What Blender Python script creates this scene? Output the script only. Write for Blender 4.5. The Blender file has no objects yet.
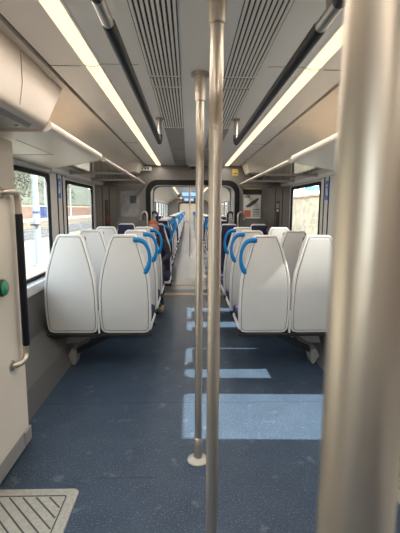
import bpy, bmesh, math, random
from mathutils import Vector, Matrix
C = bpy.context.scene.collection
random.seed(7)
PI = math.pi

# ------------------------------------------------------------------ materials
def mat(name, col, rough=.5, metal=0., spec=.5, var=0., vscale=20., bump=0., bscale=200., col2=None, mscale=None):
    m = bpy.data.materials.new(name); m.use_nodes = True
    nt = m.node_tree; b = nt.nodes['Principled BSDF']
    b.inputs['Base Color'].default_value = (*col, 1); b.inputs['Roughness'].default_value = rough
    b.inputs['Metallic'].default_value = metal; b.inputs['Specular IOR Level'].default_value = spec
    tc = nt.nodes.new('ShaderNodeTexCoord')
    if var or col2:
        n = nt.nodes.new('ShaderNodeTexNoise'); n.inputs['Scale'].default_value = vscale; n.inputs['Detail'].default_value = 5
        if mscale:
            mp = nt.nodes.new('ShaderNodeMapping'); mp.inputs['Scale'].default_value = mscale
            nt.links.new(tc.outputs['Object'], mp.inputs[0]); nt.links.new(mp.outputs[0], n.inputs['Vector'])
        else: nt.links.new(tc.outputs['Object'], n.inputs['Vector'])
        r = nt.nodes.new('ShaderNodeValToRGB')
        c2 = col2 or tuple(min(1, c * (1 + var)) for c in col)
        c1 = col if col2 else tuple(c * (1 - var) for c in col)
        r.color_ramp.elements[0].position = .35; r.color_ramp.elements[1].position = .65
        r.color_ramp.elements[0].color = (*c1, 1); r.color_ramp.elements[1].color = (*c2, 1)
        nt.links.new(n.outputs['Fac'], r.inputs[0]); nt.links.new(r.outputs[0], b.inputs['Base Color'])
    if bump:
        n2 = nt.nodes.new('ShaderNodeTexNoise'); n2.inputs['Scale'].default_value = bscale
        nt.links.new(tc.outputs['Object'], n2.inputs['Vector'])
        bp = nt.nodes.new('ShaderNodeBump'); bp.inputs['Strength'].default_value = bump; bp.inputs['Distance'].default_value = .002
        nt.links.new(n2.outputs['Fac'], bp.inputs['Height']); nt.links.new(bp.outputs[0], b.inputs['Normal'])
    return m

def emit(name, col, s):
    m = bpy.data.materials.new(name); m.use_nodes = True
    nt = m.node_tree; nt.nodes.clear()
    e = nt.nodes.new('ShaderNodeEmission'); e.inputs[0].default_value = (*col, 1); e.inputs[1].default_value = s
    o = nt.nodes.new('ShaderNodeOutputMaterial'); nt.links.new(e.outputs[0], o.inputs[0])
    return m

def glass(name, tint, refl, rough=0.0, f0=.03):
    m = bpy.data.materials.new(name); m.use_nodes = True
    nt = m.node_tree; nt.nodes.clear()
    t = nt.nodes.new('ShaderNodeBsdfTransparent'); t.inputs[0].default_value = (*tint, 1)
    g = nt.nodes.new('ShaderNodeBsdfGlossy'); g.inputs['Roughness'].default_value = rough
    g.inputs['Color'].default_value = (refl, refl, refl, 1)
    lw = nt.nodes.new('ShaderNodeLayerWeight'); lw.inputs[0].default_value = .5
    pw = nt.nodes.new('ShaderNodeMath'); pw.operation = 'POWER'; pw.inputs[1].default_value = 4.5
    ad = nt.nodes.new('ShaderNodeMath'); ad.operation = 'MULTIPLY_ADD'; ad.use_clamp = True; ad.inputs[1].default_value = .7; ad.inputs[2].default_value = f0
    mx = nt.nodes.new('ShaderNodeMixShader'); o = nt.nodes.new('ShaderNodeOutputMaterial')
    nt.links.new(lw.outputs['Facing'], pw.inputs[0]); nt.links.new(pw.outputs[0], ad.inputs[0]); nt.links.new(ad.outputs[0], mx.inputs[0])
    nt.links.new(t.outputs[0], mx.inputs[1]); nt.links.new(g.outputs[0], mx.inputs[2]); nt.links.new(mx.outputs[0], o.inputs[0])
    return m

def floor_mat():
    m = bpy.data.materials.new('navy_speckled_vinyl'); m.use_nodes = True
    nt = m.node_tree; b = nt.nodes['Principled BSDF']
    tc = nt.nodes.new('ShaderNodeTexCoord')
    def noise(scale, p0, p1, det=2):
        n = nt.nodes.new('ShaderNodeTexNoise'); n.inputs['Scale'].default_value = scale; n.inputs['Detail'].default_value = det
        nt.links.new(tc.outputs['Object'], n.inputs['Vector'])
        r = nt.nodes.new('ShaderNodeMapRange'); r.inputs[1].default_value = p0; r.inputs[2].default_value = p1
        nt.links.new(n.outputs['Fac'], r.inputs[0]); return r.outputs[0]
    def mix(f, a, bb):
        x = nt.nodes.new('ShaderNodeMix'); x.data_type = 'RGBA'
        nt.links.new(f, x.inputs[0])
        for i, v in ((6, a), (7, bb)):
            if isinstance(v, tuple): x.inputs[i].default_value = (*v, 1)
            else: nt.links.new(v, x.inputs[i])
        return x.outputs[2]
    c = mix(noise(5, .3, .7, 6), FLOOR_A, FLOOR_B)
    c = mix(noise(130, .58, .68), c, FLOOR_C)
    sc = nt.nodes.new('ShaderNodeMath'); sc.operation = 'MULTIPLY'; sc.inputs[1].default_value = .35
    nt.links.new(noise(9, .62, .75, 8), sc.inputs[0])
    c = mix(sc.outputs[0], c, (.24, .26, .28))
    nt.links.new(c, b.inputs['Base Color'])
    b.inputs['Roughness'].default_value = .5; b.inputs['Specular IOR Level'].default_value = .28
    return m
FLOOR_A, FLOOR_B, FLOOR_C = (.023, .040, .069), (.034, .054, .087), (.115, .15, .19)

M = dict(
    floor=floor_mat(),
    floorgrey=mat('grey_vinyl', (.058, .06, .067), .36, var=.12, vscale=60),
    ceiling=mat('warm_white_ceiling_panel', (.86, .84, .80), .32, var=.02, vscale=2),
    cove=mat('cream_cove_panel', (.84, .76, .66), .38, var=.02, vscale=2),
    cream=mat('cream_painted_panel', (.68, .62, .54), .4, var=.02, vscale=3),
    wallgrey=mat('grey_wall_panel', (.62, .62, .62), .42, var=.03, vscale=4),
    bulk=mat('dark_grey_bulkhead', (.17, .16, .15), .38, var=.05, vscale=4),
    lower=mat('dark_grey_lower_panel', (.105, .105, .105), .38, var=.05, vscale=5),
    sill=mat('light_grey_sill', (.50, .51, .52), .35, var=.03, vscale=5),
    rubber=mat('black_rubber', (.012, .012, .013), .6, spec=.15),
    black=mat('black_plastic', (.015, .016, .018), .35),
    navyblk=mat('dark_navy_sleeve', (.008, .010, .016), .45, spec=.25),
    steel=mat('brushed_steel', (.54, .48, .41), .33, .88),
    flange=mat('matt_steel', (.46, .42, .37), .5, .6),
    chrome=mat('dull_steel', (.36, .35, .33), .35, 1.0, var=.03, vscale=40),
    gap=mat('dark_seam', (.03, .028, .025), .8),
    slat=mat('grey_slat', (.86, .84, .80), .4),
    hatch=mat('grey_ceiling_hatch', (.34, .32, .30), .4, var=.03, vscale=4),
    shell=mat('light_grey_seat_shell', (.66, .655, .64), .36, var=.015, vscale=6, bump=.05, bscale=700),
    rim=mat('pale_grey_seat_rim', (.74, .73, .71), .34, var=.01, vscale=6),
    fabric=mat('navy_moquette', (.018, .02, .045), .9, spec=.2, col2=(.045, .04, .09), vscale=60, bump=.3, bscale=500),
    blue=mat('bright_blue_handle', (.003, .19, .50), .4, spec=.3, var=.03, vscale=10),
    frame=mat('dark_seat_frame', (.022, .023, .025), .45, .3),
    gusset=mat('grey_bracket', (.26, .25, .24), .45),
    grate=mat('grey_grate', (.34, .33, .29), .55, .2, var=.12, vscale=70),
    groove=mat('grate_groove', (.05, .05, .045), .8),
    tan=mat('tan_threshold', (.25, .18, .12), .5, .4, var=.1, vscale=30),
    green=mat('green_button', (.0, .33, .13), .3),
    railcream=mat('cream_rail', (.42, .38, .33), .5),
    covercream=mat('cream_door_cover', (.58, .51, .44), .45, var=.02, vscale=3),
    white=mat('white_plastic', (.75, .74, .70), .4),
    yellow=mat('yellow_label', (.72, .52, .10), .5),
    bluesign=mat('blue_sticker', (.03, .17, .66), .4),
    poster=mat('poster_paper', (.62, .60, .55), .5, var=.03, vscale=6),
    posterdark=mat('poster_dark_print', (.06, .07, .07), .5),
    postergreen=mat('poster_green_print', (.20, .33, .24), .5),
    posterred=mat('poster_red_print', (.50, .13, .08), .5),
    mottle=mat('poster_mottled_print', (.30, .27, .26), .35, col2=(.17, .16, .17), vscale=7),
    notice=mat('dark_notice', (.035, .03, .028), .4),
    rednotice=mat('red_print', (.25, .05, .04), .5),
    winglass=glass('window_glass', (.93, .96, .96), .6),
    rackglass=glass('rack_glass', (.93, .93, .91), .75, .02, .06),
    strip=emit('warm_light_diffuser', (1.0, .74, .44), 1.5),
    screen=emit('blue_screen', (.38, .62, 1.0), 1.1),
    skin=mat('skin', (.42, .20, .14), .55, var=.06, vscale=12),
    lip=mat('lip', (.32, .11, .09), .5),
    hair=mat('reddish_hair', (.30, .075, .035), .7, var=.25, vscale=60, mscale=(1, 1, .2)),
    coat=mat('dark_coat', (.012, .012, .018), .85, var=.2, vscale=40),
    trousers=mat('dark_trousers', (.02, .02, .028), .85, var=.2, vscale=40),
    shoe=mat('tan_shoe', (.33, .25, .16), .6),
    eye=mat('eye_dark', (.03, .02, .02), .2),
    platform=mat('pale_platform_paving', (.20, .165, .12), .85, var=.1, vscale=3),
    yline=mat('pale_yellow_line', (.32, .25, .11), .8, var=.06, vscale=8),
    wline=mat('white_edge_line', (.45, .45, .44), .8),
    ballast=mat('grey_ballast', (.07, .07, .072), .95, var=.35, vscale=9, bump=.6, bscale=30),
    rail=mat('worn_rail', (.30, .29, .28), .4, .8),
    brick=mat('red_brown_brick', (.14, .08, .06), .9, var=.25, vscale=3),
    bank=mat('grassy_bank', (.065, .07, .05), .95, var=.3, vscale=1.2),
    leaf=mat('grey_green_foliage', (.055, .062, .043), .9, col2=(.10, .102, .075), vscale=1.5),
    bark=mat('tree_bark', (.15, .12, .09), .95, var=.2, vscale=10),
    paleblue=mat('pale_blue_paint', (.34, .40, .43), .5, var=.04, vscale=6),
    navyboard=mat('navy_board', (.04, .09, .28), .5),
    stone=mat('buff_stone', (.78, .62, .42), .9, col2=(.45, .36, .26), vscale=2.2, bump=.8, bscale=8),
    skysign=mat('sky_blue_board', (.20, .52, .70), .5),
)

# ------------------------------------------------------------------ mesh helpers
class MB:
    def __init__(s): s.bm = bmesh.new()
    def box(s, a, b, bevel=0., seg=2):
        a2 = [min(a[i], b[i]) for i in range(3)]; b2 = [max(a[i], b[i]) for i in range(3)]
        vs = [s.bm.verts.new((x, y, z)) for x in (a2[0], b2[0]) for y in (a2[1], b2[1]) for z in (a2[2], b2[2])]
        fs = [s.bm.faces.new([vs[i] for i in q]) for q in ((0, 1, 3, 2), (4, 6, 7, 5), (0, 4, 5, 1), (2, 3, 7, 6), (0, 2, 6, 4), (1, 5, 7, 3))]
        if bevel:
            es = list({e for f in fs for e in f.edges})
            bmesh.ops.bevel(s.bm, geom=es, offset=bevel, segments=seg, profile=.5, affect='EDGES')
        return s
    def loft(s, rings, cap0=True, cap1=True, closed=True):
        R = [[s.bm.verts.new(p) for p in r] for r in rings]
        n = len(R[0])
        for i in range(len(R) - 1):
            for j in range(n if closed else n - 1):
                k = (j + 1) % n
                s.bm.faces.new((R[i][j], R[i][k], R[i + 1][k], R[i + 1][j]))
        if cap0: s.bm.faces.new(list(reversed(R[0])))
        if cap1: s.bm.faces.new(R[-1])
        return s
    def tube(s, path, r, n=12, sq=None):
        path = [Vector(p) for p in path]; rings = []
        up = None
        for i, p in enumerate(path):
            t = (path[min(i + 1, len(path) - 1)] - path[max(i - 1, 0)]).normalized()
            if up is None:
                up = Vector((0, 0, 1)) if abs(t.z) < .9 else Vector((0, 1, 0))
                if sq: up = Vector(sq[1])
            a = (up - t * up.dot(t)).normalized(); b = t.cross(a); up = a
            rr = r[i] if isinstance(r, (list, tuple)) else r
            k = sq[0] if sq else 1.0
            rings.append([p + a * (math.cos(2 * PI * j / n) * rr * k) + b * (math.sin(2 * PI * j / n) * rr) for j in range(n)])
        return s.loft(rings)
    def lathe(s, prof, c=(0, 0, 0), n=24):
        rings = [[(c[0] + math.cos(2 * PI * j / n) * r, c[1] + math.sin(2 * PI * j / n) * r, c[2] + z) for j in range(n)] for r, z in prof]
        return s.loft(rings)
    def prism_y(s, prof, y0, y1):           # profile of (x,z) swept along y
        return s.loft([[(x, y0, z) for x, z in prof], [(x, y1, z) for x, z in prof]])
    def band(s, inner, outer, y0, y1):      # open arch band, matched (x,z) lists, thickness along y
        rings = [[(i[0], y0, i[1]), (o[0], y0, o[1]), (o[0], y1, o[1]), (i[0], y1, i[1])] for i, o in zip(inner, outer)]
        return s.loft(rings)
    def build(s, name, m, parent=None, smooth=False, label=None):
        bmesh.ops.recalc_face_normals(s.bm, faces=s.bm.faces)
        me = bpy.data.meshes.new(name); s.bm.to_mesh(me); s.bm.free()
        o = bpy.data.objects.new(name, me); C.objects.link(o)
        me.materials.append(m)
        if smooth:
            for p in me.polygons: p.use_smooth = True
            me.set_sharp_from_angle(angle=math.radians(38))
        if parent: o.parent = parent
        if label: o['label'] = label
        return o

def struct(o, label=None):
    o['kind'] = 'structure'
    if label: o['label'] = label
    return o
def tag(o, label, cat, group=None, kind=None):
    o['label'] = label; o['category'] = cat
    if group: o['group'] = group
    if kind: o['kind'] = kind
    return o
def thing(name, label, cat, loc=(0, 0, 0), rz=0., group=None):
    o = bpy.data.objects.new(name, None); C.objects.link(o); o.empty_display_size = .1
    o.location = loc; o.rotation_euler = (0, 0, rz)
    return tag(o, label, cat, group)
def copy_tree(o, parent=None):
    c = o.copy(); C.objects.link(c)
    if parent: c.parent = parent
    for ch in list(o.children): copy_tree(ch, c)
    return c
def arc(cx, cz, r, a0, a1, n=8):
    return [(cx + r * math.cos(a0 + (a1 - a0) * i / n), cz + r * math.sin(a0 + (a1 - a0) * i / n)) for i in range(n + 1)]
def smooth_path(pts, it=2):
    pts = [Vector(p) for p in pts]
    for _ in range(it):
        q = [pts[0]]
        for a, b in zip(pts[:-1], pts[1:]): q += [a * .75 + b * .25, a * .25 + b * .75]
        q.append(pts[-1]); pts = q
    return pts
ORD = ['first', 'second', 'third', 'fourth', 'fifth', 'sixth', 'seventh', 'eighth', 'ninth', 'tenth', 'eleventh', 'twelfth', 'thirteenth', 'fourteenth', 'fifteenth']

# ------------------------------------------------------------------ dimensions
WX = 1.38        # inner face of side walls
CZ = 2.06        # flat ceiling
END = 6.30       # bulkhead at the end of the near carriage
CAR2 = 7.42; CAR2E = 27.0; CAR3 = 28.1; CAR3E = 46.0
BACK = -3.0

# ------------------------------------------------------------------ floor
struct(MB().box((-1.46, BACK, -.06), (1.46, END + .6, 0)).build('floor', M['floor']))
struct(MB().box((-1.46, END + .6, -.06), (1.46, CAR3E, 0)).build('floor', M['floorgrey']), 'grey floor of the next carriages')
for i, y in enumerate((2.75, 1.93)):
    struct(MB().box((-1.12 if i == 0 else -.55, y, -.001), (1.12 if i == 0 else -.25, y + .004, .0006)).build('trim_%d' % (i + 1), M['gap']), 'thin joint line across the navy floor')

# ------------------------------------------------------------------ side walls with window openings
wn = [0]
def side_name(s): return 'left' if s < 0 else 'right'
def window(s, y0, y1, z0, z1):
    wn[0] += 1
    root = bpy.data.objects.new('window_%d' % wn[0], None); C.objects.link(root); root.location = (s * WX, (y0 + y1) / 2, z0); struct(root)
    hy = (y1 - y0) / 2; h = z1 - z0
    def rr(dy, r):
        a, b = -hy + dy, hy - dy; c, d = dy, h - dy
        pts = []
        for cx, cz, t in ((b - r, c + r, -PI / 2), (b - r, d - r, 0), (a + r, d - r, PI / 2), (a + r, c + r, PI)):
            pts += arc(cx, cz, r, t, t + PI / 2, 6)
        return pts
    o, i = rr(-.008, .03), rr(.028, .075)
    x0, x1 = -.006 * s, .014 * s
    rings = [[(x0, a[0], a[1]), (x0, b[0], b[1]), (x1, b[0], b[1]), (x1, a[0], a[1])] for a, b in zip(i + i[:1], o + o[:1])]
    MB().loft(rings, False, False).build('frame', M['rubber'], root)
    MB().box((.004 * s, -hy + .02, .02), (.010 * s, hy - .02, h - .02)).build('pane', M['winglass'], root)
def wall(s, y0, y1, wins, top=1.97):
    b = MB(); x0, x1 = s * WX, s * (WX + .03); y = y0
    for w in wins:
        if w[0] > y: b.box((x0, y, 0), (x1, w[0], top))
        b.box((x0, w[0], 0), (x1, w[1], w[2])); b.box((x0, w[0], w[3]), (x1, w[1], top)); y = w[1]
        window(s, *w)
    if y < y1: b.box((x0, y, 0), (x1, y1, top))
    struct(b.build('wall_' + side_name(s), M['wallgrey']))
DOOR = (.30, 1.90, .55, 1.72)
wall(-1, BACK, END, [(-2.6, -.4, .79, 1.70), DOOR, (2.34, 3.88, .79, 1.71), (4.39, 5.60, .79, 1.69)])
wall(1, BACK, END, [(-2.6, -.4, .79, 1.70), DOOR, (2.18, 2.88, .34, 1.73), (3.12, 3.90, .40, 1.71), (4.41, 5.67, .79, 1.70)])  # two hidden windows after the door: low sills, pillar shaped for floor sun patch
W2 = [(8.0 + 1.75 * i, 9.3 + 1.75 * i, .79, 1.69) for i in range(11)]
W3 = [(28.9 + 1.9 * i, 30.2 + 1.9 * i, .79, 1.69) for i in range(9)]
for s in (-1, 1):
    wall(s, CAR2, CAR2E, W2); wall(s, CAR3, CAR3E, W3)

def lower(s, y0, y1):
    p = [(1.40, 0), (1.12, 0), (1.162, .165), (1.18, .19), (1.325, .36), (1.335, .705), (1.40, .705)]
    struct(MB().prism_y([(s * x, z) for x, z in p], y0, y1).build('baseboard_' + side_name(s), M['lower']))
    p = [(1.40, .70), (1.325, .70), (1.305, .715), (1.305, .765), (1.318, .782), (1.385, .79), (1.40, .79)]
    return MB().prism_y([(s * x, z) for x, z in p], y0, y1)
tn = 2
for s, y0 in ((-1, 2.27), (1, 3.02)):
    tn += 1; struct(lower(s, y0, 5.72).build('trim_%d' % tn, M['sill'], smooth=True), 'pale grey window sill along the %s wall' % side_name(s))
for s in (-1, 1):
    for a, b in ((CAR2, CAR2E), (CAR3, CAR3E)):
        tn += 1; struct(lower(s, a, b).build('trim_%d' % tn, M['sill'], smooth=True))
# pale strips over the windows
for s, a, b in ((-1, 2.3, 3.92), (-1, 4.35, 5.64), (1, 4.38, 5.70)):
    tn += 1; struct(MB().box((s * 1.35, a, 1.722), (s * 1.385, b, 1.75), .006).build('trim_%d' % tn, M['sill']))
# slim vertical seams on the window pillars
for s, y in ((-1, 4.10), (-1, 4.26), (1, 4.14), (1, 4.28)):
    tn += 1; struct(MB().box((s * 1.372, y, .79), (s * 1.39, y + .012, 1.76)).build('trim_%d' % tn, M['gap']))

# ------------------------------------------------------------------ ceiling : flat middle, dark shadow gap, curved coves
def ceiling(y0, y1):
    b = MB()
    b.box((-.714, y0, CZ), (.714, y1, CZ + .03))
    struct(b.build('ceiling', M['ceiling']))
    for s in (-1, 1):
        g = MB().box((s * .70, y0, CZ + .02), (s * .77, y1, CZ + .05))
        global tn
        tn += 1; struct(g.build('trim_%d' % tn, M['gap']), 'dark shadow gap between ceiling and cove')
        low = [(.738, 2.058), (.80, 2.055), (.92, 2.035), (1.06, 1.985), (1.18, 1.92), (1.29, 1.845), (1.38, 1.765)]
        up = [(1.46, 1.765), (1.46, 2.10), (.738, 2.10)]
        tn += 1; struct(MB().prism_y([(s * x, z) for x, z in low + up], y0, y1).build('trim_%d' % tn, M['cove'], smooth=True), 'cream curved cove above the windows')
ceiling(BACK, END); ceiling(CAR2, CAR2E); ceiling(CAR3, CAR3E)
# roof outside so that no sky leaks through
struct(MB().box((-1.48, BACK, 2.10), (1.48, CAR3E, 2.2)).build('ceiling', M['hatch']))
# fine cross seams in the ceiling
for s in (-1, 1):
    for y in (2.0, 4.2):
        tn += 1; struct(MB().box((s * .575, y, CZ - .0012), (s * .722, y + .006, CZ + .001)).build('trim_%d' % tn, M['gap']), 'fine seam across the ceiling panel')

# light strips
def light(s, y0, y1, label, group=None, segs=1):
    t = thing('ceiling_light', label, 'light', (s * .516, y0, CZ), 0, group)
    L = (y1 - y0) / segs
    for k in range(segs):
        p = [(-.034, .004)] + [(.034 * math.cos(PI - PI * i / 10), -.012 * math.sin(PI * i / 10)) for i in range(11)] + [(.034, .004)]
        MB().prism_y(p, k * L + (.003 if k else 0), (k + 1) * L - .003).build('diffuser', M['strip'], t, True)
    for sx in (-1, 1):
        MB().box((sx * .034, 0, -.004), (sx * .042, y1 - y0, .002)).build('edge_trim', M['ceiling'], t)
def lamp(s, y0, y1, watts):
    ld = bpy.data.lights.new('strip_lamp', 'AREA'); ld.shape = 'RECTANGLE'; ld.size = .07; ld.size_y = y1 - y0
    ld.energy = watts * (y1 - y0); ld.color = LAMP_COL
    lo = bpy.data.objects.new('strip_lamp', ld); C.objects.link(lo); lo.location = (s * .516, (y0 + y1) / 2, CZ - .016)
LAMP_COL = (1.0, .90, .78)
for s in (-1, 1):
    lamp(s, -2.8, 6.2, 3.3); lamp(s, CAR2 + .2, CAR2E - .2, 4.0); lamp(s, CAR3 + .2, CAR3E - .2, 4.0)
light(-1, -1.2, 6.22, 'long warm ceiling light strip left of the aisle, near carriage', segs=3)
light(1, -1.2, 6.22, 'long warm ceiling light strip right of the aisle, near carriage', segs=3)
for s in (-1, 1):
    light(s, CAR2 + .2, CAR2E - .2, 'warm ceiling light strip %s of the aisle beyond the gangway' % side_name(s))
    light(s, CAR3 + .2, CAR3E - .2, 'tiny far warm light strip on the %s, in the last carriage' % side_name(s))

for s in (-1, 1):
    tn += 1; struct(MB().tube([(s * (.516 - .046), 1.97, CZ - .001)] + [(s * (.516 + .039 * math.cos(PI * i / 8)), 1.97, CZ - .0125 * math.sin(PI * i / 8)) for i in range(9)][::-1], .0016, 6).build('trim_%d' % tn, M['gusset']), 'fine curved seam across the light strip')
    tn += 1; struct(MB().box((s * .30, 1.97, CZ - .0012), (s * .476, 1.974, CZ + .001)).build('trim_%d' % tn, M['gusset']), 'fine seam across the ceiling panel')

# slatted ceiling vents
def vent(s, y0, y1, label):
    t = thing('ceiling_vent', label, 'vent', (s * .1875, y0, CZ), 0, 'slatted ceiling vents')
    MB().box((-.0795, 0, -.0016), (.0795, y1 - y0, .0)).build('backing', M['gap'], t)
    n = 9; w = .159 / n
    for k in range(n):
        x = -.0795 + (k + .5) * w
        MB().prism_y([(x - w * .32, -.001), (x - w * .28, -.006), (x + w * .28, -.006), (x + w * .32, -.001)], 0, y1 - y0).build('slat', M['slat'], t)
for s in (-1, 1):
    nm = side_name(s)
    vent(s, -.6, 2.12, 'slatted grey ceiling vent nearest the camera, %s of the poles' % nm)
    vent(s, 2.145, 2.30, 'short slatted ceiling vent between two seams, %s of the poles' % nm)
    vent(s, 2.325, 3.40, 'slatted grey ceiling vent farther along, %s of the poles' % nm)
    for (a, b, l) in ((3.44, 4.55, 'plain grey ceiling hatch just past the %s vent slats'), (4.60, 5.55, 'middle plain grey ceiling hatch on the %s, past the vents'), (5.6, 6.2, 'short grey ceiling hatch on the %s beside the bulkhead')):
        t = thing('ceiling_hatch', l % nm, 'ceiling panel', (s * .1875, a, CZ), 0, 'grey ceiling hatches')
        MB().box((-.08, 0, -.006), (.08, b - a, 0), .002).build('panel', M['hatch'], t)
        for x in (-.06, .06): MB().lathe([(.006, -.009), (.006, -.005)], (x, .04, 0), 10).build('latch', M['chrome'], t)

# ------------------------------------------------------------------ bulkheads and gangway
def arch(hw, top, r, n=10):
    return [(hw, 0)] + arc(hw - r, top - r, r, 0, PI / 2, n) + arc(-hw + r, top - r, r, PI / 2, PI, n) + [(-hw, 0)]
def rect_for(a, W, H, n=10):
    o = []
    for i, (x, z) in enumerate(a):
        if i == 0 or i == len(a) - 1: o.append((math.copysign(W, x), 0)); continue
        k = i - 1
        j = k if k <= n else 2 * n + 1 - k
        sx = 1 if k <= n else -1
        h = n // 2; z0 = a[1][1]; x0 = a[n + 1][0]
        if j <= h: o.append((sx * W, z0 + (H - z0) * j / h))
        else: o.append((sx * (W + (abs(x0) - W) * (j - h) / (n - h)), H))
    return o
def bulkhead(name, y0, y1, m='bulk'):
    a = arch(.705, 1.825, .16)
    struct(MB().band(a, rect_for(a, 1.44, 2.08), y0, y1).build(name, M[m], smooth=False))
bulkhead('wall_end', END, END + .06); bulkhead('wall_end', CAR2 - .06, CAR2, 'cream')
bulkhead('wall_end', CAR2E, CAR2E + .06); bulkhead('wall_end', CAR3 - .06, CAR3)
def portal(y0, y1, label, m='rubber', d=0):
    t = thing('gangway_frame', label, 'door frame', (0, y0, 0))
    MB().band(arch(.645 + d, 1.755 + d, .13), arch(.722, 1.838, .18), 0, y1 - y0).build('surround', M[m], t, True)
    if not d: MB().band(arch(.642, 1.753, .128), arch(.647, 1.758, .132), -.003, y1 - y0 + .002).build('metal_lip', M['chrome'], t, True)
portal(END - .05, END + .075, 'black rubber gangway frame with rounded corners in the near bulkhead')
portal(CAR2 - .075, CAR2 + .05, 'pale grey gangway frame seen through the nearer black one', 'sill', .04)
portal(CAR2E - .05, CAR2E + .07, 'small distant gangway frame at the far end of the next carriage')
for (a, b) in ((END + .06, CAR2 - .06), (CAR2E + .06, CAR3 - .06)):
    ai, ao = arch(.70, 1.86, .12), arch(.78, 1.95, .15)
    struct(MB().band(ai, ao, a, b).build('wall_gangway', M['sill'], smooth=True))
for y, l in ((6.47, 'tan metal threshold plate across the aisle at the near gangway edge'), (7.36, 'tan metal threshold plate across the far edge of the gangway')):
    t = thing('threshold_plate', l, 'threshold', (0, y, 0))
    MB().box((-.64, -.08, 0), (.64, .12, .006), .002).build('plate', M['tan'], t)
    for k in range(6): MB().lathe([(.006, .006), (.006, .008)], (-.55 + .22 * k, .06, 0), 8).build('screw', M['chrome'], t)
struct(MB().box((-1.46, CAR3E, 0), (1.46, CAR3E + .06, 2.1)).build('wall_far', M['cream']))
struct(MB().box((-1.46, BACK - .06, 0), (1.46, BACK, 2.1)).build('wall_back', M['cream']))

# angled cupboard panels between the last window and the bulkhead
for s in (-1, 1):
    p = [(1.376, 5.74), (1.17, 6.292), (1.376, 6.292)]
    t = thing('corner_cupboard', 'grey brown corner cupboard %s of the gangway, beside the last window' % side_name(s), 'cupboard', (0, 0, 0))
    MB().loft([[(s * x, y, z) for x, y in p] for z in (1.0, 1.73)]).build('cupboard_door', M['bulk'], t)
    d = Vector((1.17 - 1.376, 6.292 - 5.74)); d2 = Vector((d.y, -d.x)).normalized() * -1
    for f in (.30, .62):
        q = Vector((1.376, 5.74)) + d * f; u = d.normalized() * .006
        pts = [q - u, q + u, q + u + d2 * .004, q - u + d2 * .004]
        MB().loft([[(s * v.x, v.y, z) for v in pts] for z in (1.01, 1.72)]).build('door_seam', M['gap'], t)
    # notice on the cupboard
    nt_ = thing('wall_notice', ('narrow dark notice with red patch on the left corner cupboard' if s < 0 else 'narrow dark notice with green symbol on the right corner cupboard'), 'notice')
    def patch(f0, f1, z0, z1, m, name, off):
        q0 = Vector((1.376, 5.74)) + d * f0 + d2 * off; q1 = Vector((1.376, 5.74)) + d * f1 + d2 * off
        pts = [q0, q1, q1 + d2 * .004, q0 + d2 * .004]
        MB().loft([[(s * v.x, v.y, z) for v in pts] for z in (z0, z1)]).build(name, m, nt_)
    patch(.42, .56, 1.14, 1.52, M['notice'], 'board', .001)
    if s < 0:
        patch(.43, .55, 1.40, 1.49, M['posterdark'], 'heading', .006); patch(.44, .54, 1.18, 1.30, M['rednotice'], 'print', .006)
    else:
        patch(.43, .55, 1.42, 1.49, M['postergreen'], 'symbol', .006); patch(.45, .53, 1.37, 1.40, M['white'], 'print', .006)

# posters on the bulkhead
t = thing('framed_poster', 'grey mottled framed poster on the bulkhead left of the gangway', 'poster', (-.97, END, 1.28))
MB().box((-.165, -.014, -.02), (.165, 0, .41), .003).build('poster_frame', M['bulk'], t)
MB().box((-.145, -.018, 0), (.145, -.012, .385)).build('picture', M['mottle'], t)
for i, (x, z, w, h) in enumerate(((-.12, .26, .1, .08), (.0, .2, .1, .12), (-.05, .06, .12, .05))):
    MB().box((x, -.0195, z), (x + w, -.017, z + h)).build('print', M['posterdark' if i == 1 else 'poster'], t) if i == 1 else None
t = thing('framed_poster', 'white framed poster with dark diagonal picture, right of the gangway', 'poster', (.925, END, 1.26))
MB().box((-.155, -.014, -.02), (.155, 0, .46), .003).build('poster_frame', M['bulk'], t)
MB().box((-.135, -.018, 0), (.135, -.012, .36)).build('sheet', M['poster'], t)
MB().box((-.145, -.02, .375), (.145, -.012, .445)).build('header', M['black'], t)
MB().box((-.145, -.021, .452), (.145, -.012, .460)).build('header_stripe', M['yellow'], t)
MB().loft([[(-.10, -.0205, .19), (-.085, -.0205, .165), (-.03, -.0205, .175), (.06, -.0205, .24), (.11, -.0205, .305), (.085, -.0205, .315), (.0, -.0205, .265)],
           [(-.10, -.0175, .19), (-.085, -.0175, .165), (-.03, -.0175, .175), (.06, -.0175, .24), (.11, -.0175, .305), (.085, -.0175, .315), (.0, -.0175, .265)]]).build('dark_picture', M['posterdark'], t)
MB().box((-.12, -.0195, .02), (-.02, -.017, .125)).build('red_panel', M['posterred'], t)
MB().box((-.125, -.0195, .315), (-.03, -.017, .345)).build('green_heading', M['postergreen'], t)
for k in range(5):
    MB().box((.01, -.0195, .03 + .026 * k), (.12 - .012 * (k % 2), -.017, .041 + .026 * k)).build('text_line', M['posterdark'], t)

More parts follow.
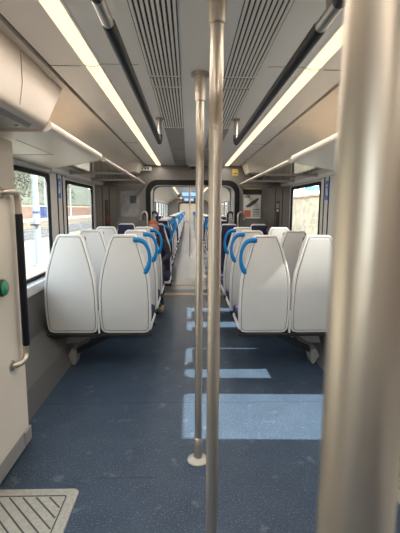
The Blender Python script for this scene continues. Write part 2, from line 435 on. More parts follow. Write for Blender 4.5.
# small fittings on the bulkhead and ceiling
t = thing('yellow_label', 'small square yellow label on the bulkhead above the gangway, right', 'label', (.655, END, 1.915))
MB().box((-.045, -.006, 0), (.045, 0, .10), .002).build('plate', M['yellow'], t); MB().box((-.03, -.0075, .02), (.03, -.005, .035)).build('print', M['posterdark'], t)
t = thing('ceiling_sign', 'small white sign box under the ceiling left of the gangway', 'sign', (-.72, END - .03, 1.97))
MB().box((-.09, -.05, 0), (.09, .03, .065), .008).build('case', M['white'], t)
for x in (-.05, .0, .04): MB().box((x - .012, -.053, .02), (x + .012, -.049, .048)).build('dark_print', M['posterdark'], t)
t = thing('security_camera', 'small round dome security camera under the ceiling above the gangway', 'camera', (.0, END - .12, CZ))
MB().lathe([(.075, 0), (.075, -.02), (.06, -.03)], n=24).build('ring', M['white'], t, True)
MB().lathe([(.045, -.028), (.04, -.05), (.025, -.066), (.005, -.072)], n=20).build('lens_dome', M['black'], t, True)
for s in (-1, 1):
    t = thing('cove_box', 'cream boxy ceiling cover in the %s cove beside the bulkhead' % side_name(s), 'ceiling cover', (s * .95, 5.72, 1.99))
    def ring(x0, x1, y0, y1, z): return [(x0, y0, z), (x1, y0, z), (x1, y1, z), (x0, y1, z)]
    MB().loft([ring(-.20, .20, 0, .5, .06), ring(-.16, .15, .05, .46, -.07), ring(-.14, .13, .07, .44, -.078)]).build('cover', M['cream'], t)
    MB().box((-.12, .10, -.083), (.11, .40, -.076), .003).build('grille', M['hatch'], t)

# grab loops either side of the gangway
def loop(s, x0, y, m, label):
    t = thing('grab_rail', label, 'grab rail', (s * x0, y, .5))
    pts = [(s * .10, .03, .0), (s * .0, .0, .03), (0, 0, .1), (0, 0, .74), (s * .0, 0, .83), (s * .045, .005, .86), (s * .09, .01, .83), (s * .10, .03, .74)]
    MB().tube(smooth_path(pts, 2), .016, 10).build('rail', m, t, True)
    for z in (.0, .74): MB().lathe([(.026, -.012), (.026, .012)], (s * .10, .03, z), 12).build('fixing', M['chrome'], t)
for s in (-1, 1):
    loop(s, .70, END - .075, M['steel'], 'curved beige steel grab rail on the %s of the gangway opening' % side_name(s))
    loop(s, .56, END + .15, M['black'], 'curved black grab rail just inside the gangway, %s side' % side_name(s))

# ------------------------------------------------------------------ vestibule: door pocket screens, header covers, grates, rail, button
for s in (-1, 1):
    nm = side_name(s)
    t = thing('door_screen', 'cream panelled draught screen at the %s edge of the vestibule' % nm, 'screen panel', (s * 1.01, 0, 0))
    y0 = 1.78 if s < 0 else 2.06
    MB().box((0, y0, .115), (s * .365, 2.245, 1.755), .012, 3).build('panel', M['cream'], t)
    MB().box((s * .002, y0 - .01, .02), (s * .365, 2.25, .115), .006).build('kick_plate', M['gusset'], t)
    MB().box((s * .015, y0, .010 if s < 0 else 0), (s * .365, 2.24, .03)).build('base_gap', M['gap'], t)
    MB().box((s * -.006, 2.17, .03), (s * .03, 2.265, .12), .008).build('corner_block', M['gusset'], t)
    t = thing('door_header_cover', 'cream sloping cover above the %s vestibule door' % nm, 'overhead cover', (s * .77, 0, 1.86))
    p = [(.770, 2.056), (.768, 2.03), (.746, 1.81), (.750, 1.79), (.768, 1.778), (1.372, 1.778), (1.372, 1.84), (1.10, 1.985), (.93, 2.045)]
    ye = lambda z, k=0: 2.02 + max(0, (z - 1.80)) / .26 * .36 - k
    MB().loft([[(s * (x - .77), .2, z - 1.86) for x, z in p], [(s * (x - .77), ye(z, .012), z - 1.86) for x, z in p], [(s * (x - .77) + s * .008, ye(z), z - 1.86) for x, z in p]]).build('cover', M['covercream'], t, True)
    MB().prism_y([(s * x, z) for x, z in [(.03, -.098), (.60, -.098), (.60, -.082), (.012, -.082)]], .2, 1.92).build('lower_lip', M['gusset'], t)
    if s < 0: MB().lathe([(.009, -.004), (.009, 0)], (s * .06, 1.86, -.098), 10).build('lock', M['black'], t)
    MB().tube([(s * .0, 1.79, .185), (s * -.004, 1.79, .165), (s * -.016, 1.76, .05), (s * -.0245, 1.70, -.05)], .0016, 6).build('seam', M['gusset'], t)
t = thing('door_button', 'round green door button with dark ring on the left screen panel', 'button', (-1.01, 2.005, 1.0))
def xlathe(prof, n=28):
    return MB().loft([[(z, math.cos(2 * PI * j / n) * r, math.sin(2 * PI * j / n) * r) for j in range(n)] for r, z in prof])
xlathe([(.044, 0), (.044, .010), (.038, .018)]).build('dark_ring', M['black'], t, True)
xlathe([(.038, .012), (.038, .022), (.030, .027)]).build('green_ring', M['green'], t, True)
xlathe([(.018, .024), (.018, .030), (.012, .032)]).build('push_button', M['chrome'], t, True)

t = thing('handrail', 'vertical handrail with black sleeve on the left screen panel', 'handrail', (-1.01, 2.16, 0))
P = smooth_path([(.0, -.10, 1.475), (.028, -.09, 1.48), (.036, -.05, 1.483), (.036, .012, 1.475), (.036, .02, 1.40), (.036, .02, .65), (.036, .018, .58), (.036, -.03, .565), (.028, -.08, .565), (.0, -.09, .565)], 3)
MB().tube(P, .0165, 14).build('rail', M['steel'], t, True)
MB().tube([(.036, .02, 1.37), (.036, .02, 1.36), (.036, .02, .65), (.036, .02, .64)], [.0175, .0195, .0195, .0175], 16).build('black_sleeve', M['navyblk'], t, True)
for z in (1.475, .565): xlathe([(.03, 0), (.028, .008), (.02, .01)], 16).build('fixing', M['chrome'], t, True).location = (0, -.095, z)

def grate(x0, x1, y0, y1, label):
    t = thing('floor_grate', label, 'grate', ((x0 + x1) / 2, (y0 + y1) / 2, 0))
    hx, hy = (x1 - x0) / 2, (y1 - y0) / 2
    def rr(d, r):
        pts = []
        for cx, cy, a in ((hx - d - r, -hy + d + r, -PI / 2), (hx - d - r, hy - d - r, 0), (-hx + d + r, hy - d - r, PI / 2), (-hx + d + r, -hy + d + r, PI)):
            pts += arc(cx, cy, r, a, a + PI / 2, 5)
        return pts
    MB().loft([[(x, y, z) for x, y in rr(d, .03)] for d, z in ((0, 0), (.002, .006), (.006, .007))]).build('plate', M['grate'], t, True)
    # inner dark border line and diagonal grooves
    a, b = rr(.050, .012), rr(.056, .010)
    MB().loft([[(p[0], p[1], .0072), (q[0], q[1], .0072), (q[0], q[1], .0082), (p[0], p[1], .0082)] for p, q in zip(a + a[:1], b + b[:1])], False, False).build('border_groove', M['groove'], t)
    X, Y = hx - .062, hy - .062
    c = -X - Y + .05
    while c < X + Y:
        # line x + y = c  (runs from upper left to lower right)
        pts = []
        for x in (-X, X):
            y = c - x
            if -Y <= y <= Y: pts.append((x, y))
        for y in (-Y, Y):
            x = c - y
            if -X < x < X: pts.append((x, y))
        if len(pts) == 2 and (Vector(pts[0]) - Vector(pts[1])).length > .03:
            p, q = Vector(pts[0]), Vector(pts[1]); n = Vector((1, 1)).normalized() * .0035
            MB().loft([[(v.x, v.y, z) for v in (p - n, q - n, q + n, p + n)] for z in (.0068, .0078)]).build('diagonal_groove', M['groove'], t)
        c += .064
    return t
grate(-1.28, -.61, 1.0, 1.85, 'grey floor grate with diagonal grooves beside the left vestibule door')
grate(.95, 1.30, 1.0, 2.03, 'grey floor grate behind the big blurred pole, lower right')
# doors below / around the vestibule glass
for i, s in enumerate((-1, 1)):
    d = bpy.data.objects.new('door_%d' % (i + 1), None); C.objects.link(d); d.location = (s * 1.33, 0, 0); struct(d)
    MB().box((0, .32, .04), (s * .045, 1.09, .56), .006).build('leaf', M['cream'], d); MB().box((0, 1.11, .04), (s * .045, 1.88, .56), .006).build('leaf', M['cream'], d)
    MB().box((0, 1.085, .04), (s * .045, 1.115, 1.85)).build('seal', M['rubber'], d)

# ------------------------------------------------------------------ overhead shelves
for s in (-1, 1):
    nm = side_name(s)
    t = thing('overhead_cover', 'cream solid overhead shelf end beside the %s vestibule' % nm, 'overhead cover', (s * .73, 0, 1.765))
    pl = [(0, 2.035), (0, 3.19), (.52, 3.80), (.645, 3.82), (.645, 2.035)]
    MB().loft([[(s * (x + dx), y, z) for x, y in pl] for dx, z in ((.05, 0), (.025, .004), (.008, .014), (0, .03), (.003, .045), (.012, .052))]).build('panel', M['cove'], t, True)
    for a, b in (((.27, 2.26), (.27, 2.86)), ((.27, 2.86), (.60, 2.9))):
        MB().tube([(s * a[0], a[1], -.0005), (s * b[0], b[1], -.0005)], .0022, 6).build('seam', M['gusset'], t)
    t = thing('luggage_rack', 'glass luggage rack with pale front rail above the %s seats' % nm, 'luggage rack', (s * .73, 0, 1.765))
    MB().tube([(0, 3.20, .012), (0, END - .04, .012)], .017, 12).build('front_rail', M['railcream'], t, True)
    ys = [3.24, 4.40, 5.35, END - .05]
    for k in range(3):
        a, b = ys[k] + .012, ys[k + 1] - .012
        q = [(.014, a), (.014, b), (.59, b), (.59, a)] if k else [(.014, a), (.014, b), (.59, b), (.59, a + .62), (.53, a + .59)]
        MB().loft([[(s * x, y, z) for x, y in q] for z in (.006, .014)]).build('glass_shelf', M['rackglass'], t)
    for k in (1, 2):
        MB().loft([[(s * x, ys[k] + dy, z) for x, z in ((.0, .0), (.62, -.01), (.62, .05), (.4, .022), (.0, .022))] for dy in (-.012, .012)]).build('bracket', M['gusset'], t)
    MB().box((s * .60, 3.84, -.03), (s * .64, 5.72, .02), .006).build('wall_rail', M['sill'], t)

# ------------------------------------------------------------------ ceiling grab rails
for s in (-1, 1):
    t = thing('ceiling_grab_rail', 'black sleeved grab rail hanging from the ceiling, %s of the aisle' % side_name(s), 'grab rail', (s * .28, 0, 1.88))
    P = [(0, -1.2, 0), (0, 2.9, 0)] + smooth_path([(0, 2.94, 0), (0, 3.03, 0), (0, 3.06, .03), (0, 3.065, .10), (0, 3.065, .178)], 2)
    MB().tube(P, .0155, 12).build('rail', M['chrome'], t, True)
    for a, b in ((-1.1, 1.0), (1.13, 2.97)):
        MB().tube([(0, a, 0), (0, a + .01, 0), (0, b - .01, 0), (0, b, 0)], [.0165, .0185, .0185, .0165], 14).build('black_sleeve', M['navyblk'], t, True)
    e = smooth_path([(0, 2.97, 0), (0, 3.03, 0), (0, 3.06, .025), (0, 3.065, .06)], 2)
    MB().tube(e, .0178, 12).build('end_elbow', M['navyblk'], t, True)
    MB().lathe([(.03, .168), (.03, .178)], (0, 3.065, 0), 16).build('ceiling_fixing', M['chrome'], t)
    MB().loft([[(-.006 * k, y, z) for y, z in ((.99, 0), (1.07, 0), (1.11, .178), (.95, .178))] for k in (-1, 1)]).build('hanger', M['steel'], t)

# ------------------------------------------------------------------ poles
def pole(x, y, label, r=.0202):
    t = thing('grab_pole', label, 'pole', (x, y, 0))
    MB().tube([(0, 0, .02), (0, 0, CZ - .02)], r, 32).build('shaft', M['steel'], t, True)
    MB().lathe([(.060, 0), (.060, .006), (.050, .014), (.028, .022)], n=32).build('floor_flange', M['flange'], t, True)
    MB().lathe([(r + .004, .018), (r + .004, .135), (r + .0005, .140)], n=28).build('base_sleeve', M['steel'], t, True)
    MB().lathe([(r + .0005, 1.925), (r + .005, 1.930), (r + .011, 2.05)], n=28).build('top_sleeve', M['steel'], t, True)
    MB().lathe([(.045, CZ - .014), (.045, CZ)], n=28).build('ceiling_flange', M['steel'], t, True)
    return t
pole(-.012, 2.075, 'thin steel pole with round floor flange, farthest of the three near poles')
pole(.012, 1.24, 'steel grab pole in the middle of the aisle, second from the camera')
pole(.0235, .199, 'big blurred steel pole close to the camera on the right')
pole(-.02, 11.6, 'small distant steel pole in the aisle beyond the gangway')

# ------------------------------------------------------------------ seats
HALF = [(x * .975, z) for x, z in [(.0, 1.182), (.088, 1.182), (.108, 1.168), (.128, 1.125), (.150, 1.06), (.170, .99), (.190, .92), (.206, .85), (.217, .78), (.224, .70), (.2265, .60), (.2265, .50), (.223, .41), (.216, .362), (.196, .334), (.16, .326), (.0, .326)]]
SIDE = [0]
def outline(d):
    cut = lambda z: .008 * max(0, math.sin(PI * min(1, max(0, (z - .86) / .32)))) ** .8
    pts = [(x - (cut(z) if SIDE[0] > 0 and x else 0), z) for x, z in HALF] + [(-x + (cut(z) if SIDE[0] < 0 else 0), z) for x, z in reversed(HALF[1:-1])]
    cx = .0; n = len(pts); out = []
    for i in range(n):
        p0, p1, p2 = Vector(pts[i - 1]), Vector(pts[i]), Vector(pts[(i + 1) % n])
        t = (p2 - p0).normalized(); nr = Vector((t.y, -t.x))
        if nr.dot(Vector((0, .76)) - p1) < 0: nr = -nr
        out.append(p1 + nr * d)
    return out
def bulge(z): return .040 * ((z - .74) / .44) ** 2 - .012 * (z - .35)
def ring(d, y): return [(p.x, y + bulge(p.y), p.y) for p in outline(d)]
def fill(b, r, y, flip=1):
    """grid-like fill of the outline: horizontal chords keep the vertical curve smooth"""
    n = len(HALF); V = [b.bm.verts.new(p) for p in r]
    N = len(V)
    for i in range(n - 1):
        R0, R1 = V[i], V[i + 1]; L0, L1 = V[(N - i) % N], V[(N - i - 1) % N]
        vs = []
        for v in (R0, R1, L1, L0):
            if v not in vs: vs.append(v)
        if len(vs) >= 3: b.bm.faces.new(vs)
    return V
def seat_mesh(handle):
    root = thing('train_seat', '', 'seat'); SIDE[0] = handle
    # outer shell: rear rim, side and front edge
    b = MB(); b.loft([ring(.019, .007), ring(.017, .001), ring(.004, .0), ring(0, .006), ring(0, .062), ring(.006, .070), ring(.03, .070)], False, False); b.build('back_shell', M['rim'], root, True)
    b = MB(); fill(b, ring(.0175, .0065), 0); b.build('groove', M['gap'], root)
    b = MB(); V = fill(b, ring(.0265, -.002), 0); W = [b.bm.verts.new(p) for p in ring(.0225, .006)]
    for i in range(len(V)): j = (i + 1) % len(V); b.bm.faces.new((V[i], V[j], W[j], W[i]))
    b.build('back_panel', M['shell'], root, True)
    b = MB(); V = [b.bm.verts.new(p) for p in ring(.012, .06)]; W = fill(b, ring(.035, .10), 0)
    for i in range(len(V)): j = (i + 1) % len(V); b.bm.faces.new((V[i], V[j], W[j], W[i]))
    b.build('backrest', M['fabric'], root, True)
    MB().box((-.115, .085, .985), (.115, .150, 1.165), .025, 3).build('headrest', M['fabric'], root, True)
    MB().box((-.218, .06, .385), (.218, .52, .475), .032, 3).build('cushion', M['fabric'], root, True)
    MB().box((-.222, .05, .345), (.222, .49, .392), .014, 2).build('seat_pan', M['rim'], root, True)
    if handle:
        h = handle
        P = smooth_path([(.080, .004, 1.140, .023), (.135, .0, 1.140, .022), (.172, -.002, 1.122, .019), (.200, -.002, 1.078, .0155), (.215, -.002, 1.025, .0145), (.217, -.001, .972, .015), (.208, .0, .925, .019), (.190, .004, .885, .023), (.172, .010, .858, .016)], 2)
        MB().tube([(h * p[0], p[1] + bulge(p[2]), p[2]) for p in P], [p[3] for p in P], 12, sq=(1.0, (0, 1, 0))).build('grab_handle', M['blue'], root, True)
    return root
proto = {h: seat_mesh(h) for h in (-1, 0, 1)}
used = set()
def seat(kind, x, y, face, label, group):
    if kind not in used: used.add(kind); o = proto[kind]
    else: o = copy_tree(proto[kind])
    o.location = (x, y, 0); o.rotation_euler = (0, 0, 0 if face > 0 else PI)
    o['label'] = label; o['group'] = group; o['category'] = 'seat'
    return o
def support(s, y, face, label, group, proto_=[None, {}]):
    k = (s, face)
    if k in proto_[1]:
        t = copy_tree(proto_[1][k])
    else:
        t = thing('seat_support', label, 'seat frame'); f = face
        MB().box((-.45, f * .012, .300), (.46, f * .07, .325), .004).build('rear_beam', M['frame'], t)
        MB().box((-.42, f * .34, .296), (.46, f * .40, .334), .006).build('front_beam', M['frame'], t)
        def q(x, z): return (x if s > 0 else -x, z)
        # diagonal strut from below the aisle seat down to the wall foot
        pr = [(-.22, .296), (-.10, .296), (.27, .125), (.29, .08), (.24, .09), (-.10, .262)]
        MB().loft([[(s * x, f * yy, z) for x, z in pr] for yy in (.17, .225)]).build('strut', M['frame'], t)
        pr = [(.24, .13), (.275, .15), (.315, .08), (.27, .0), (.25, .0), (.235, .06)]
        MB().loft([[(s * x, f * yy, z) for x, z in pr] for yy in (.13, .265)]).build('foot_bracket', M['gusset'], t)
        pr = [(.05, .296), (.30, .296), (.34, .18), (.22, .19)]
        MB().loft([[(s * x, f * yy, z) for x, z in pr] for yy in (.185, .21)]).build('web_plate', M['gusset'], t)
        for x in (-.35, .35): MB().box((x - .02, f * .05, .30), (x + .02, f * .36, .325), .004).build('cross_bar', M['frame'], t)
        if f > 0: MB().box((-.0065, f * .012, .33), (.0065, f * .05, .53), .002).build('joint_cover', M['rim'], t)
        proto_[1][k] = t
    t.location = (s * (.82 + (OFF[s] if y < 6 else 0) if y != 6.09 else .767), y, 0); t['label'] = label; t['group'] = group
XA, XW = .592, 1.048
OFF = {-1: .018, 1: 0}
ROWS = (3.35, 4.10, 4.85)
for s in (-1, 1):
    nm = side_name(s); aisle_kind = -s
    for i, y in enumerate(ROWS):
        w = ('nearest row', 'second row from camera', 'third row from camera')[i]
        seat(aisle_kind, s * (XA + OFF[s]), y, 1, 'grey backed aisle seat with blue handle, %s side, %s' % (nm, w), 'near carriage seats')
        seat(0, s * (XW + OFF[s]), y, 1, 'pale grey window seat back beside the %s wall, %s' % (nm, w), 'near carriage seats')
        support(s, y, 1, 'dark cantilever frame under the %s seat pair, %s' % (nm, w), 'seat frames in the near carriage')
    y = 6.09
    seat(s, s * .545, y, -1, 'navy aisle seat facing the camera against the bulkhead, %s of the gangway' % nm, 'near carriage seats')
    seat(0, s * .99, y, -1, 'navy window seat facing the camera under the %s bulkhead poster' % nm, 'near carriage seats')
    support(s, y, -1, 'dark frame under the %s seat pair against the bulkhead' % nm, 'seat frames in the near carriage')
far_rows = [(8.15, -1), (8.95, -1), (9.75, -1), (10.55, -1)] + [(13.2 + .82 * i, -1 if i < 2 else 1) for i in range(5)] + [(18.4 + .82 * i, 1) for i in range(9)]
for s in (-1, 1):
    nm = side_name(s)
    for i, (y, f) in enumerate(far_rows):
        o = ORD[i] if i < 15 else 'farthest'
        seat(-s * f, s * XA, y, f, ('navy seat facing the camera, %s of the aisle, %s row beyond the gangway' if f < 0 else 'blue handled aisle seat, %s of the aisle, %s row beyond the gangway') % (nm, o), 'next carriage seats')
        if i < 6: seat(0, s * XW, y, f, 'window seat along the %s wall, %s row beyond the gangway' % (nm, o), 'next carriage seats')
        support(s, y, f, 'dark frame under the %s seat pair, %s row beyond the gangway' % (nm, o), 'seat frames in the next carriage')
    for i in range(6):
        seat(-s, s * XA, 29.2 + 1.6 * i, 1, 'tiny far aisle seat in the last carriage, %s of the aisle' % nm, 'far carriage seats on the %s' % nm)
        support(s, 29.2 + 1.6 * i, 1, 'dark frame under a tiny far seat in the last carriage, %s of the aisle' % nm, 'far carriage seat frames on the %s' % nm)

# ------------------------------------------------------------------ stickers on the window pillars
for s, y in ((-1, 4.16), (1, 4.20)):
    t = thing('blue_sticker', 'small blue sticker with white symbol on the %s window pillar' % side_name(s), 'sticker', (s * WX, y, 1.50))
    MB().box((-s * .004, -.055, 0), (0, .055, .20), .001).build('sheet', M['bluesign'], t)
    MB().lathe([(.016, 0), (.016, .002)], n=14).build('white_head', M['white'], t).matrix_local = Matrix.Translation((-s * .0055, .012, .150)) @ Matrix.Rotation(PI / 2, 4, 'Y')
    MB().loft([[(x, a, z) for a, z in ((-.03, .05), (.0, .045), (.028, .07), (.022, .125), (-.005, .128), (-.012, .09))] for x in (-s * .0065, -s * .003)]).build('white_symbol', M['white'], t)

# ------------------------------------------------------------------ seated passenger (facing the camera)
def passenger(loc):
    root = thing('person', 'seated person with reddish hair and dark coat facing the camera by the gangway', 'person', loc)
    # local frame: person looks towards -Y, hips at origin height .5
    J = dict(pelvis=(0, -.02, .57), waist=(0, -.01, .67), chest=(0, -.01, .80), upper=(0, -.01, .905), neck=(0, -.02, .98), nb=(0, -.03, 1.02))
    edges = [('pelvis', 'waist'), ('waist', 'chest'), ('chest', 'upper'), ('upper', 'neck'), ('neck', 'nb')]
    rad = dict(pelvis=(.15, .085), waist=(.135, .10), chest=(.155, .11), upper=(.12, .085), neck=(.055, .055), nb=(.05, .052))
    for s, n in ((-1, 'l'), (1, 'r')):
        for k, p, r in (('sh', (s * .165, -.005, .915), .06), ('el', (s * .225, -.08, .72), .047), ('wr', (s * .13, -.28, .665), .032), ('hand', (s * .09, -.34, .66), .036),
                        ('hip', (s * .09, -.03, .565), .085), ('knee', (s * .12, -.44, .55), .066), ('ank', (s * .13, -.42, .10), .042), ('heel', (s * .13, -.43, .05), .045), ('toe', (s * .14, -.60, .035), .036)):
            J[k + n] = p; rad[k + n] = (r, r)
        edges += [('upper', 'sh' + n), ('sh' + n, 'el' + n), ('el' + n, 'wr' + n), ('wr' + n, 'hand' + n), ('pelvis', 'hip' + n), ('hip' + n, 'knee' + n), ('knee' + n, 'ank' + n), ('ank' + n, 'heel' + n), ('heel' + n, 'toe' + n)]
        for f in range(5):
            a = (f - 2) * .012
            p1 = (s * (.075 + a * .6), -.375 - .01 * (f == 2), .657 + a * .5); p2 = (s * (.055 + a * .6), -.405, .645 + a * .4)
            if f == 4: p1, p2 = (s * .095, -.365, .70), (s * .08, -.385, .713)
            J['f%d%s' % (f, n)] = p1; J['g%d%s' % (f, n)] = p2; rad['f%d%s' % (f, n)] = (.009, .009); rad['g%d%s' % (f, n)] = (.0075, .0075)
            edges += [('hand' + n, 'f%d%s' % (f, n)), ('f%d%s' % (f, n), 'g%d%s' % (f, n))]
    keys = list(J); me = bpy.data.meshes.new('body_cage'); me.from_pydata([J[k] for k in keys], [(keys.index(a), keys.index(b)) for a, b in edges], [])
    o = bpy.data.objects.new('body_cage', me); C.objects.link(o)
    sk = o.modifiers.new('Skin', 'SKIN'); sk.use_smooth_shade = True
    for i, k in enumerate(keys):
        me.skin_vertices[0].data[i].radius = rad[k]; me.skin_vertices[0].data[i].use_root = (k == 'pelvis')
    sb = o.modifiers.new('Sub', 'SUBSURF'); sb.levels = 2; sb.render_levels = 2
    dg = bpy.context.evaluated_depsgraph_get(); dg.update()
    ev = bpy.data.meshes.new_from_object(o.evaluated_get(dg)); bpy.data.objects.remove(o)
    bm = bmesh.new(); bm.from_mesh(ev)
    # head: sculpted sphere joined into the same mesh
    n0 = len(bm.verts); hz = 1.115; hy = -.05
    r = bmesh.ops.create_uvsphere(bm, u_segments=28, v_segments=20, radius=1)
    for v in r['verts']:
        x, y, z = v.co
        w = .074 * (1 - .16 * max(0, -z)); d = .095; h = .118
        px, py, pz = x * w, y * d, z * h
        if z < -.3 and y < 0: py += -.010 * (-z - .3)
        if y < -.5:
            nose = math.exp(-((px / .012) ** 2 + ((pz + .014) / .024) ** 2)); py -= .024 * nose
            py += .010 * (math.exp(-(((px - .031) / .015) ** 2 + ((pz - .008) / .012) ** 2)) + math.exp(-(((px + .031) / .015) ** 2 + ((pz - .008) / .012) ** 2)))
            py -= .006 * math.exp(-((px / .024) ** 2 + ((pz + .056) / .008) ** 2))
        if abs(x) > .85 and abs(y) < .45 and abs(z) < .3: px *= 1.14
        v.co = (px, py + hy, pz + hz)
    bm.to_mesh(ev); bm.free()
    body = bpy.data.objects.new('body', ev); C.objects.link(body); body.parent = root
    ev.materials.clear()
    for k in ('coat', 'skin', 'trousers', 'shoe'): ev.materials.append(M[k])
    for p in ev.polygons:
        p.use_smooth = True; c = p.center
        if c.z > .985: p.material_index = 1
        elif c.z < .09: p.material_index = 3
        elif c.y < -.305 and abs(c.x) < .16 and c.z > .632: p.material_index = 1
        elif c.z < .64: p.material_index = 2
        else: p.material_index = 0
    for s in (-1, 1):
        e = MB(); bmesh.ops.create_uvsphere(e.bm, u_segments=12, v_segments=8, radius=.008); e.build('eye', M['eye'], root, True).location = (s * .031, hy - .076, hz + .008)
    MB().tube([(-.022, hy - .0855, hz - .056), (-.010, hy - .092, hz - .054), (0, hy - .0935, hz - .0555), (.010, hy - .092, hz - .054), (.022, hy - .0855, hz - .056)], [.001, .0035, .0035, .0035, .001], 8).build('mouth', M['lip'], root, True)
    # hair cap
    b = MB(); bmesh.ops.create_uvsphere(b.bm, u_segments=28, v_segments=18, radius=1)
    for v in b.bm.verts:
        x, y, z = v.co; k = 1 + .02 * math.sin(9 * x + 7 * z) * math.cos(8 * y)
        v.co = (x * .088 * k, y * .106 * k + hy + .006, z * .126 * k + hz + .008)
    bmesh.ops.delete(b.bm, geom=[v for v in b.bm.verts if (v.co.z < hz + .055 and v.co.y < hy - .025) or v.co.z < hz - .09], context='VERTS')
    b.build('hair', M['hair'], root, True)
    return root
passenger((-.575, 5.84, .0))

# ------------------------------------------------------------------ hanging information displays in the next carriages
def display(y, label):
    t = thing('information_display', label, 'screen', (-.02, y, 1.86))
    MB().box((-.36, -.02, .0), (.36, .06, .022), .005).build('bar', M['bluesign'], t)
    for x in (-.155, .155):
        f = MB().box((x - .14, 0, .02), (x + .14, .06, .185), .008).build('screen_case', M['black'], t)
        MB().box((x - .125, -.004, .03), (x + .125, .002, .172)).build('screen', M['screen'], f)
        MB().box((x - .02, .02, .18), (x + .02, .04, .20)).build('hanger', M['black'], t)
    for x in (-.40, .40):
        MB().box((x - .06, -.03, -.02), (x + .06, .07, .10), .02, 3).build('end_pod', M['black'], t, True)
display(15.6, 'pair of blue lit screens hanging under the ceiling in the next carriage')
display(24.6, 'smaller farther pair of blue lit screens hanging near the far gangway')

# ------------------------------------------------------------------ outside, left: platform, tracks, far platform, wall, trees
struct(MB().box((-7.4, -12, -1.1), (-1.62, 75, -.10)).build('ground', M['platform']), 'pale sunlit platform outside the left windows')
struct(MB().box((-60, -30, -1.4), (60, 110, -1.1)).build('ground', M['ballast']), 'grey ballast track bed')
struct(MB().box((-23.2, -12, -1.1), (-19.3, 110, -.10)).build('ground', M['platform']), 'far platform across the tracks')
struct(MB().box((-6.95, -12, -.10), (-6.35, 75, -.095)).build('trim_90', M['yline']), 'pale yellow line along the platform edge')
struct(MB().box((-19.8, -12, -.3), (-19.25, 110, -.085)).build('trim_91', M['wline']), 'white edge of the far platform')
struct(MB().loft([[(-60, y, 22), (-34, y, 7), (-25, y, 2.2), (-24.5, y, -1.2), (-60, y, -1.2)] for y in (-20, 40, 80, 150)]).build('hill', M['bank']), 'grassy bank beyond the far platform')
k = 0
for x in (-9.2, -10.64, -12.6, -14.04, -16.3, -17.7):
    k += 1
    t = thing('track_rail', '%s steel rail counted from the near platform, outside the left windows' % ORD[k - 1], 'rail', (x, 0, -1.1), 0, 'rails outside the left windows')
    MB().prism_y([(-.07, 0), (.07, 0), (.07, .015), (.012, .035), (.012, .12), (.035, .13), (.035, .16), (-.035, .16), (-.035, .13), (-.012, .12), (-.012, .035), (-.07, .015)], -10, 100).build('rail_bar', M['rail'], t)
t = thing('boundary_wall', 'low red brown brick wall behind the far platform', 'wall', (-23.4, 0, -.1))
MB().box((-.2, -12, 0), (.2, 110, 1.75)).build('brickwork', M['brick'], t); MB().box((-.26, -12, 1.75), (.26, 110, 1.86), .02).build('coping', M['stone'], t)
t = thing('platform_post', 'thick pale blue post on the platform outside the first left window', 'post', (-3.98, 10.5, -.10))
MB().lathe([(.13, 0), (.13, .04), (.085, .06), (.08, 1.5), (.075, 1.52), (.07, 5.2)], n=20).build('column', M['paleblue'], t, True)
MB().lathe([(.088, 1.36), (.088, 1.42)], n=20).build('collar', M['navyboard'], t, True)
MB().box((-.06, -.05, 1.06), (.12, -.30, 1.10), .01).build('ledge', M['black'], t)
t = thing('station_board', 'blue board beside the post on the far platform', 'sign', (-20.6, 58, -.10))
MB().box((-.45, -.05, .15), (.45, .05, 1.75), .02).build('panel', M['navyboard'], t)
for x in (-.36, .36): MB().box((x - .04, -.04, 0), (x + .04, .04, .3)).build('leg', M['black'], t)
for i, (x, y, h) in enumerate(((-21, 36, 6), (-21, 60, 6), (-20.8, 72, 5.5))):
    t = thing('lamp_post', ('slim pale lamp post on the far platform, leftmost one', 'slim pale lamp post on the far platform behind the blue board', 'slim pale lamp post on the far platform seen through the second window')[i], 'lamp post', (x, y, -.1))
    MB().lathe([(.11, 0), (.10, .8), (.07, .85), (.05, h)], n=12).build('mast', M['white'], t, True)
    MB().box((-.1, -.1, h), (.7, .1, h + .1), .03).build('lamp_head', M['white'], t)
def tree(x, y, h, rw, label, base=1.4, sd=0):
    rnd = random.Random(sd)
    t = thing('tree', label, 'tree', (x, y, base), 0, 'trees beyond the far platform')
    b = MB(); b.tube([(0, 0, -1.2), (.05, .05, h * .4), (0, .1, h * .8)], [.22, .15, .05], 8)
    for k in range(9):
        a = rnd.uniform(0, 2 * PI); z = h * rnd.uniform(.25, .7); L = rw * rnd.uniform(.5, .95)
        b.tube([(0, .05, z), (math.cos(a) * L * .5, math.sin(a) * L * .5, z + h * .1), (math.cos(a) * L, math.sin(a) * L, z + h * .24)], [.07, .045, .015], 5)
    b.build('trunk', M['bark'], t, True)
    b = MB(); bl = [(Vector((rnd.gauss(0, .42) * rw, rnd.gauss(0, .42) * rw, h * rnd.uniform(.18, .95))), rnd.uniform(.25, .5) * rw) for _ in range(16)]
    for k in range(1300):
        c, r = bl[k % 16]
        d = Vector((rnd.gauss(0, 1), rnd.gauss(0, 1), rnd.gauss(0, .8))).normalized() * r * rnd.uniform(.5, 1.0) + c
        u = Vector((rnd.uniform(-1, 1), rnd.uniform(-1, 1), rnd.uniform(-1, 1))).normalized(); v = u.orthogonal().normalized(); s_ = rnd.uniform(.12, .26)
        q = [d + u * s_, d + v * s_ * .6, d - u * s_, d - v * s_ * .6]
        b.bm.faces.new([b.bm.verts.new(p) for p in q])
    b.build('foliage', M['leaf'], t)
tl = ['leftmost', 'second from the left', 'third from the left', 'fourth from the left', 'fifth from the left', 'sixth from the left', 'seventh from the left', 'rightmost']
for i in range(8):
    tree(-28 - (i % 3) * 2.2, 34 + i * 9.5, 10 + (i * 37 % 5), 4.2, 'grey green tree beyond the far platform, %s of the row' % tl[i], sd=i)

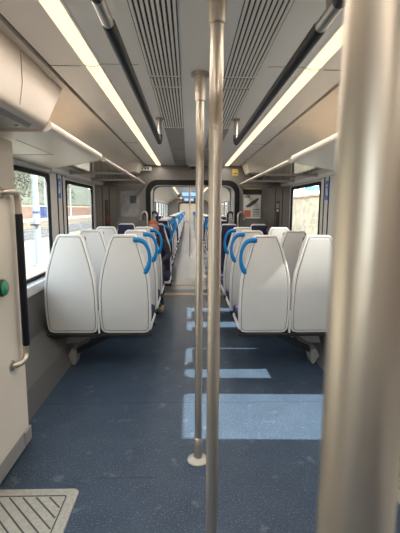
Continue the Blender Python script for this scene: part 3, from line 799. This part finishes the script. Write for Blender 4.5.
# outside, right: buff stone wall in bright light
t = thing('stone_wall', 'buff stone retaining wall outside the right windows', 'wall', (6.2, 0, -1.1))
MB().loft([[(0, y, 0), (.5, y, 3.2), (1.1, y, 3.2), (1.1, y, 0)] for y in (-10, 8, 26, 60, 100)]).build('stonework', M['stone'], t)
MB().box((.40, -10, 3.2), (1.2, 100, 3.32), .03).build('coping', M['stone'], t)
t = thing('trackside_sign', 'pale blue board on top of the stone wall, through the right window', 'sign', (6.9, 22.0, 2.2))
MB().box((-.6, 0, .22), (.75, .06, .46), .01).build('board', M['skysign'], t)
for x in (-.4, .5): MB().box((x - .04, .06, 0), (x + .04, .12, .5)).build('leg', M['white'], t)
t = thing('trackside_post', 'white post on top of the stone wall, through the right window', 'post', (6.9, 25.5, 2.2))
MB().lathe([(.10, 0), (.09, .05), (.07, 2.2), (.03, 2.25)], n=12).build('mast', M['white'], t, True)
MB().box((-.25, -.06, 1.2), (.25, .06, 1.3)).build('arm', M['black'], t)

t = thing('added_shade_building', 'added unseen brick building that shades the right vestibule door, behind the big pole', 'building', (4.6, -1.5, -1.1))  # added out of view to keep direct sun off the near vestibule floor
MB().box((-1.0, -7, 0), (1.0, 3.35, 7.2)).build('brickwork', M['brick'], t); MB().box((-1.15, -7.1, 7.2), (1.15, 3.45, 7.4), .03).build('roof_slab', M['stone'], t)
MB().box((-1.04, .2, 2.2), (-.98, 1.4, 3.8)).build('window_frame', M['white'], t); MB().box((-1.05, .28, 2.28), (-1.0, 1.32, 3.72)).build('window_pane', M['black'], t)

# ------------------------------------------------------------------ light
w = bpy.data.worlds.new('World'); bpy.context.scene.world = w; w.use_nodes = True
nt = w.node_tree; bg = nt.nodes['Background']
tc = nt.nodes.new('ShaderNodeTexCoord'); sx = nt.nodes.new('ShaderNodeSeparateXYZ'); rp = nt.nodes.new('ShaderNodeValToRGB')
nt.links.new(tc.outputs['Generated'], sx.inputs[0]); nt.links.new(sx.outputs['Z'], rp.inputs[0]); nt.links.new(rp.outputs[0], bg.inputs[0])
rp.color_ramp.elements[0].color = (.95, .98, 1.0, 1); rp.color_ramp.elements[1].color = (.74, .86, 1.0, 1)
rp.color_ramp.elements[0].position = .05; rp.color_ramp.elements[1].position = .8
bg.inputs[1].default_value = 4.6
sd = bpy.data.lights.new('sun', 'SUN'); sd.energy = 17.0; sd.angle = math.radians(.6); sd.color = (1.0, .93, .82)
so = bpy.data.objects.new('sun', sd); C.objects.link(so)
sdir = Vector((-1.0, .03, -1.13)).normalized()
so.rotation_euler = sdir.to_track_quat('-Z', 'Y').to_euler()

# ------------------------------------------------------------------ camera
F = 400.; yaw = math.atan(12 / F); pitch = math.atan(57.5 / F); roll = math.radians(.35)
f = Vector((math.sin(yaw) * math.cos(pitch), math.cos(yaw) * math.cos(pitch), -math.sin(pitch)))
r = Vector((math.cos(yaw), -math.sin(yaw), 0)); u = r.cross(f)
c_, s_ = math.cos(roll), math.sin(roll)
R_, U_ = c_ * r + s_ * u, -s_ * r + c_ * u
cd = bpy.data.cameras.new('camera'); co = bpy.data.objects.new('camera', cd); C.objects.link(co)
co.matrix_world = Matrix(((R_.x, U_.x, -f.x, -.07), (R_.y, U_.y, -f.y, 0), (R_.z, U_.z, -f.z, 1.4), (0, 0, 0, 1)))
cd.sensor_width = 36; cd.sensor_fit = 'VERTICAL'; cd.sensor_height = 36; cd.lens = 36 * F / 533
cd.clip_start = .02; cd.clip_end = 500
cd.dof.use_dof = True; cd.dof.focus_distance = 3.6; cd.dof.aperture_fstop = 9.0
sc = bpy.context.scene; sc.camera = co
sc.view_settings.view_transform = 'Standard'; sc.view_settings.look = 'None'; sc.view_settings.gamma = 1
sc.view_settings.exposure = 0.32; sc.view_settings.use_curve_mapping = False
sc.cycles.use_denoising = True
sc.cycles.max_bounces = 10; sc.cycles.transparent_max_bounces = 24; sc.cycles.diffuse_bounces = 6
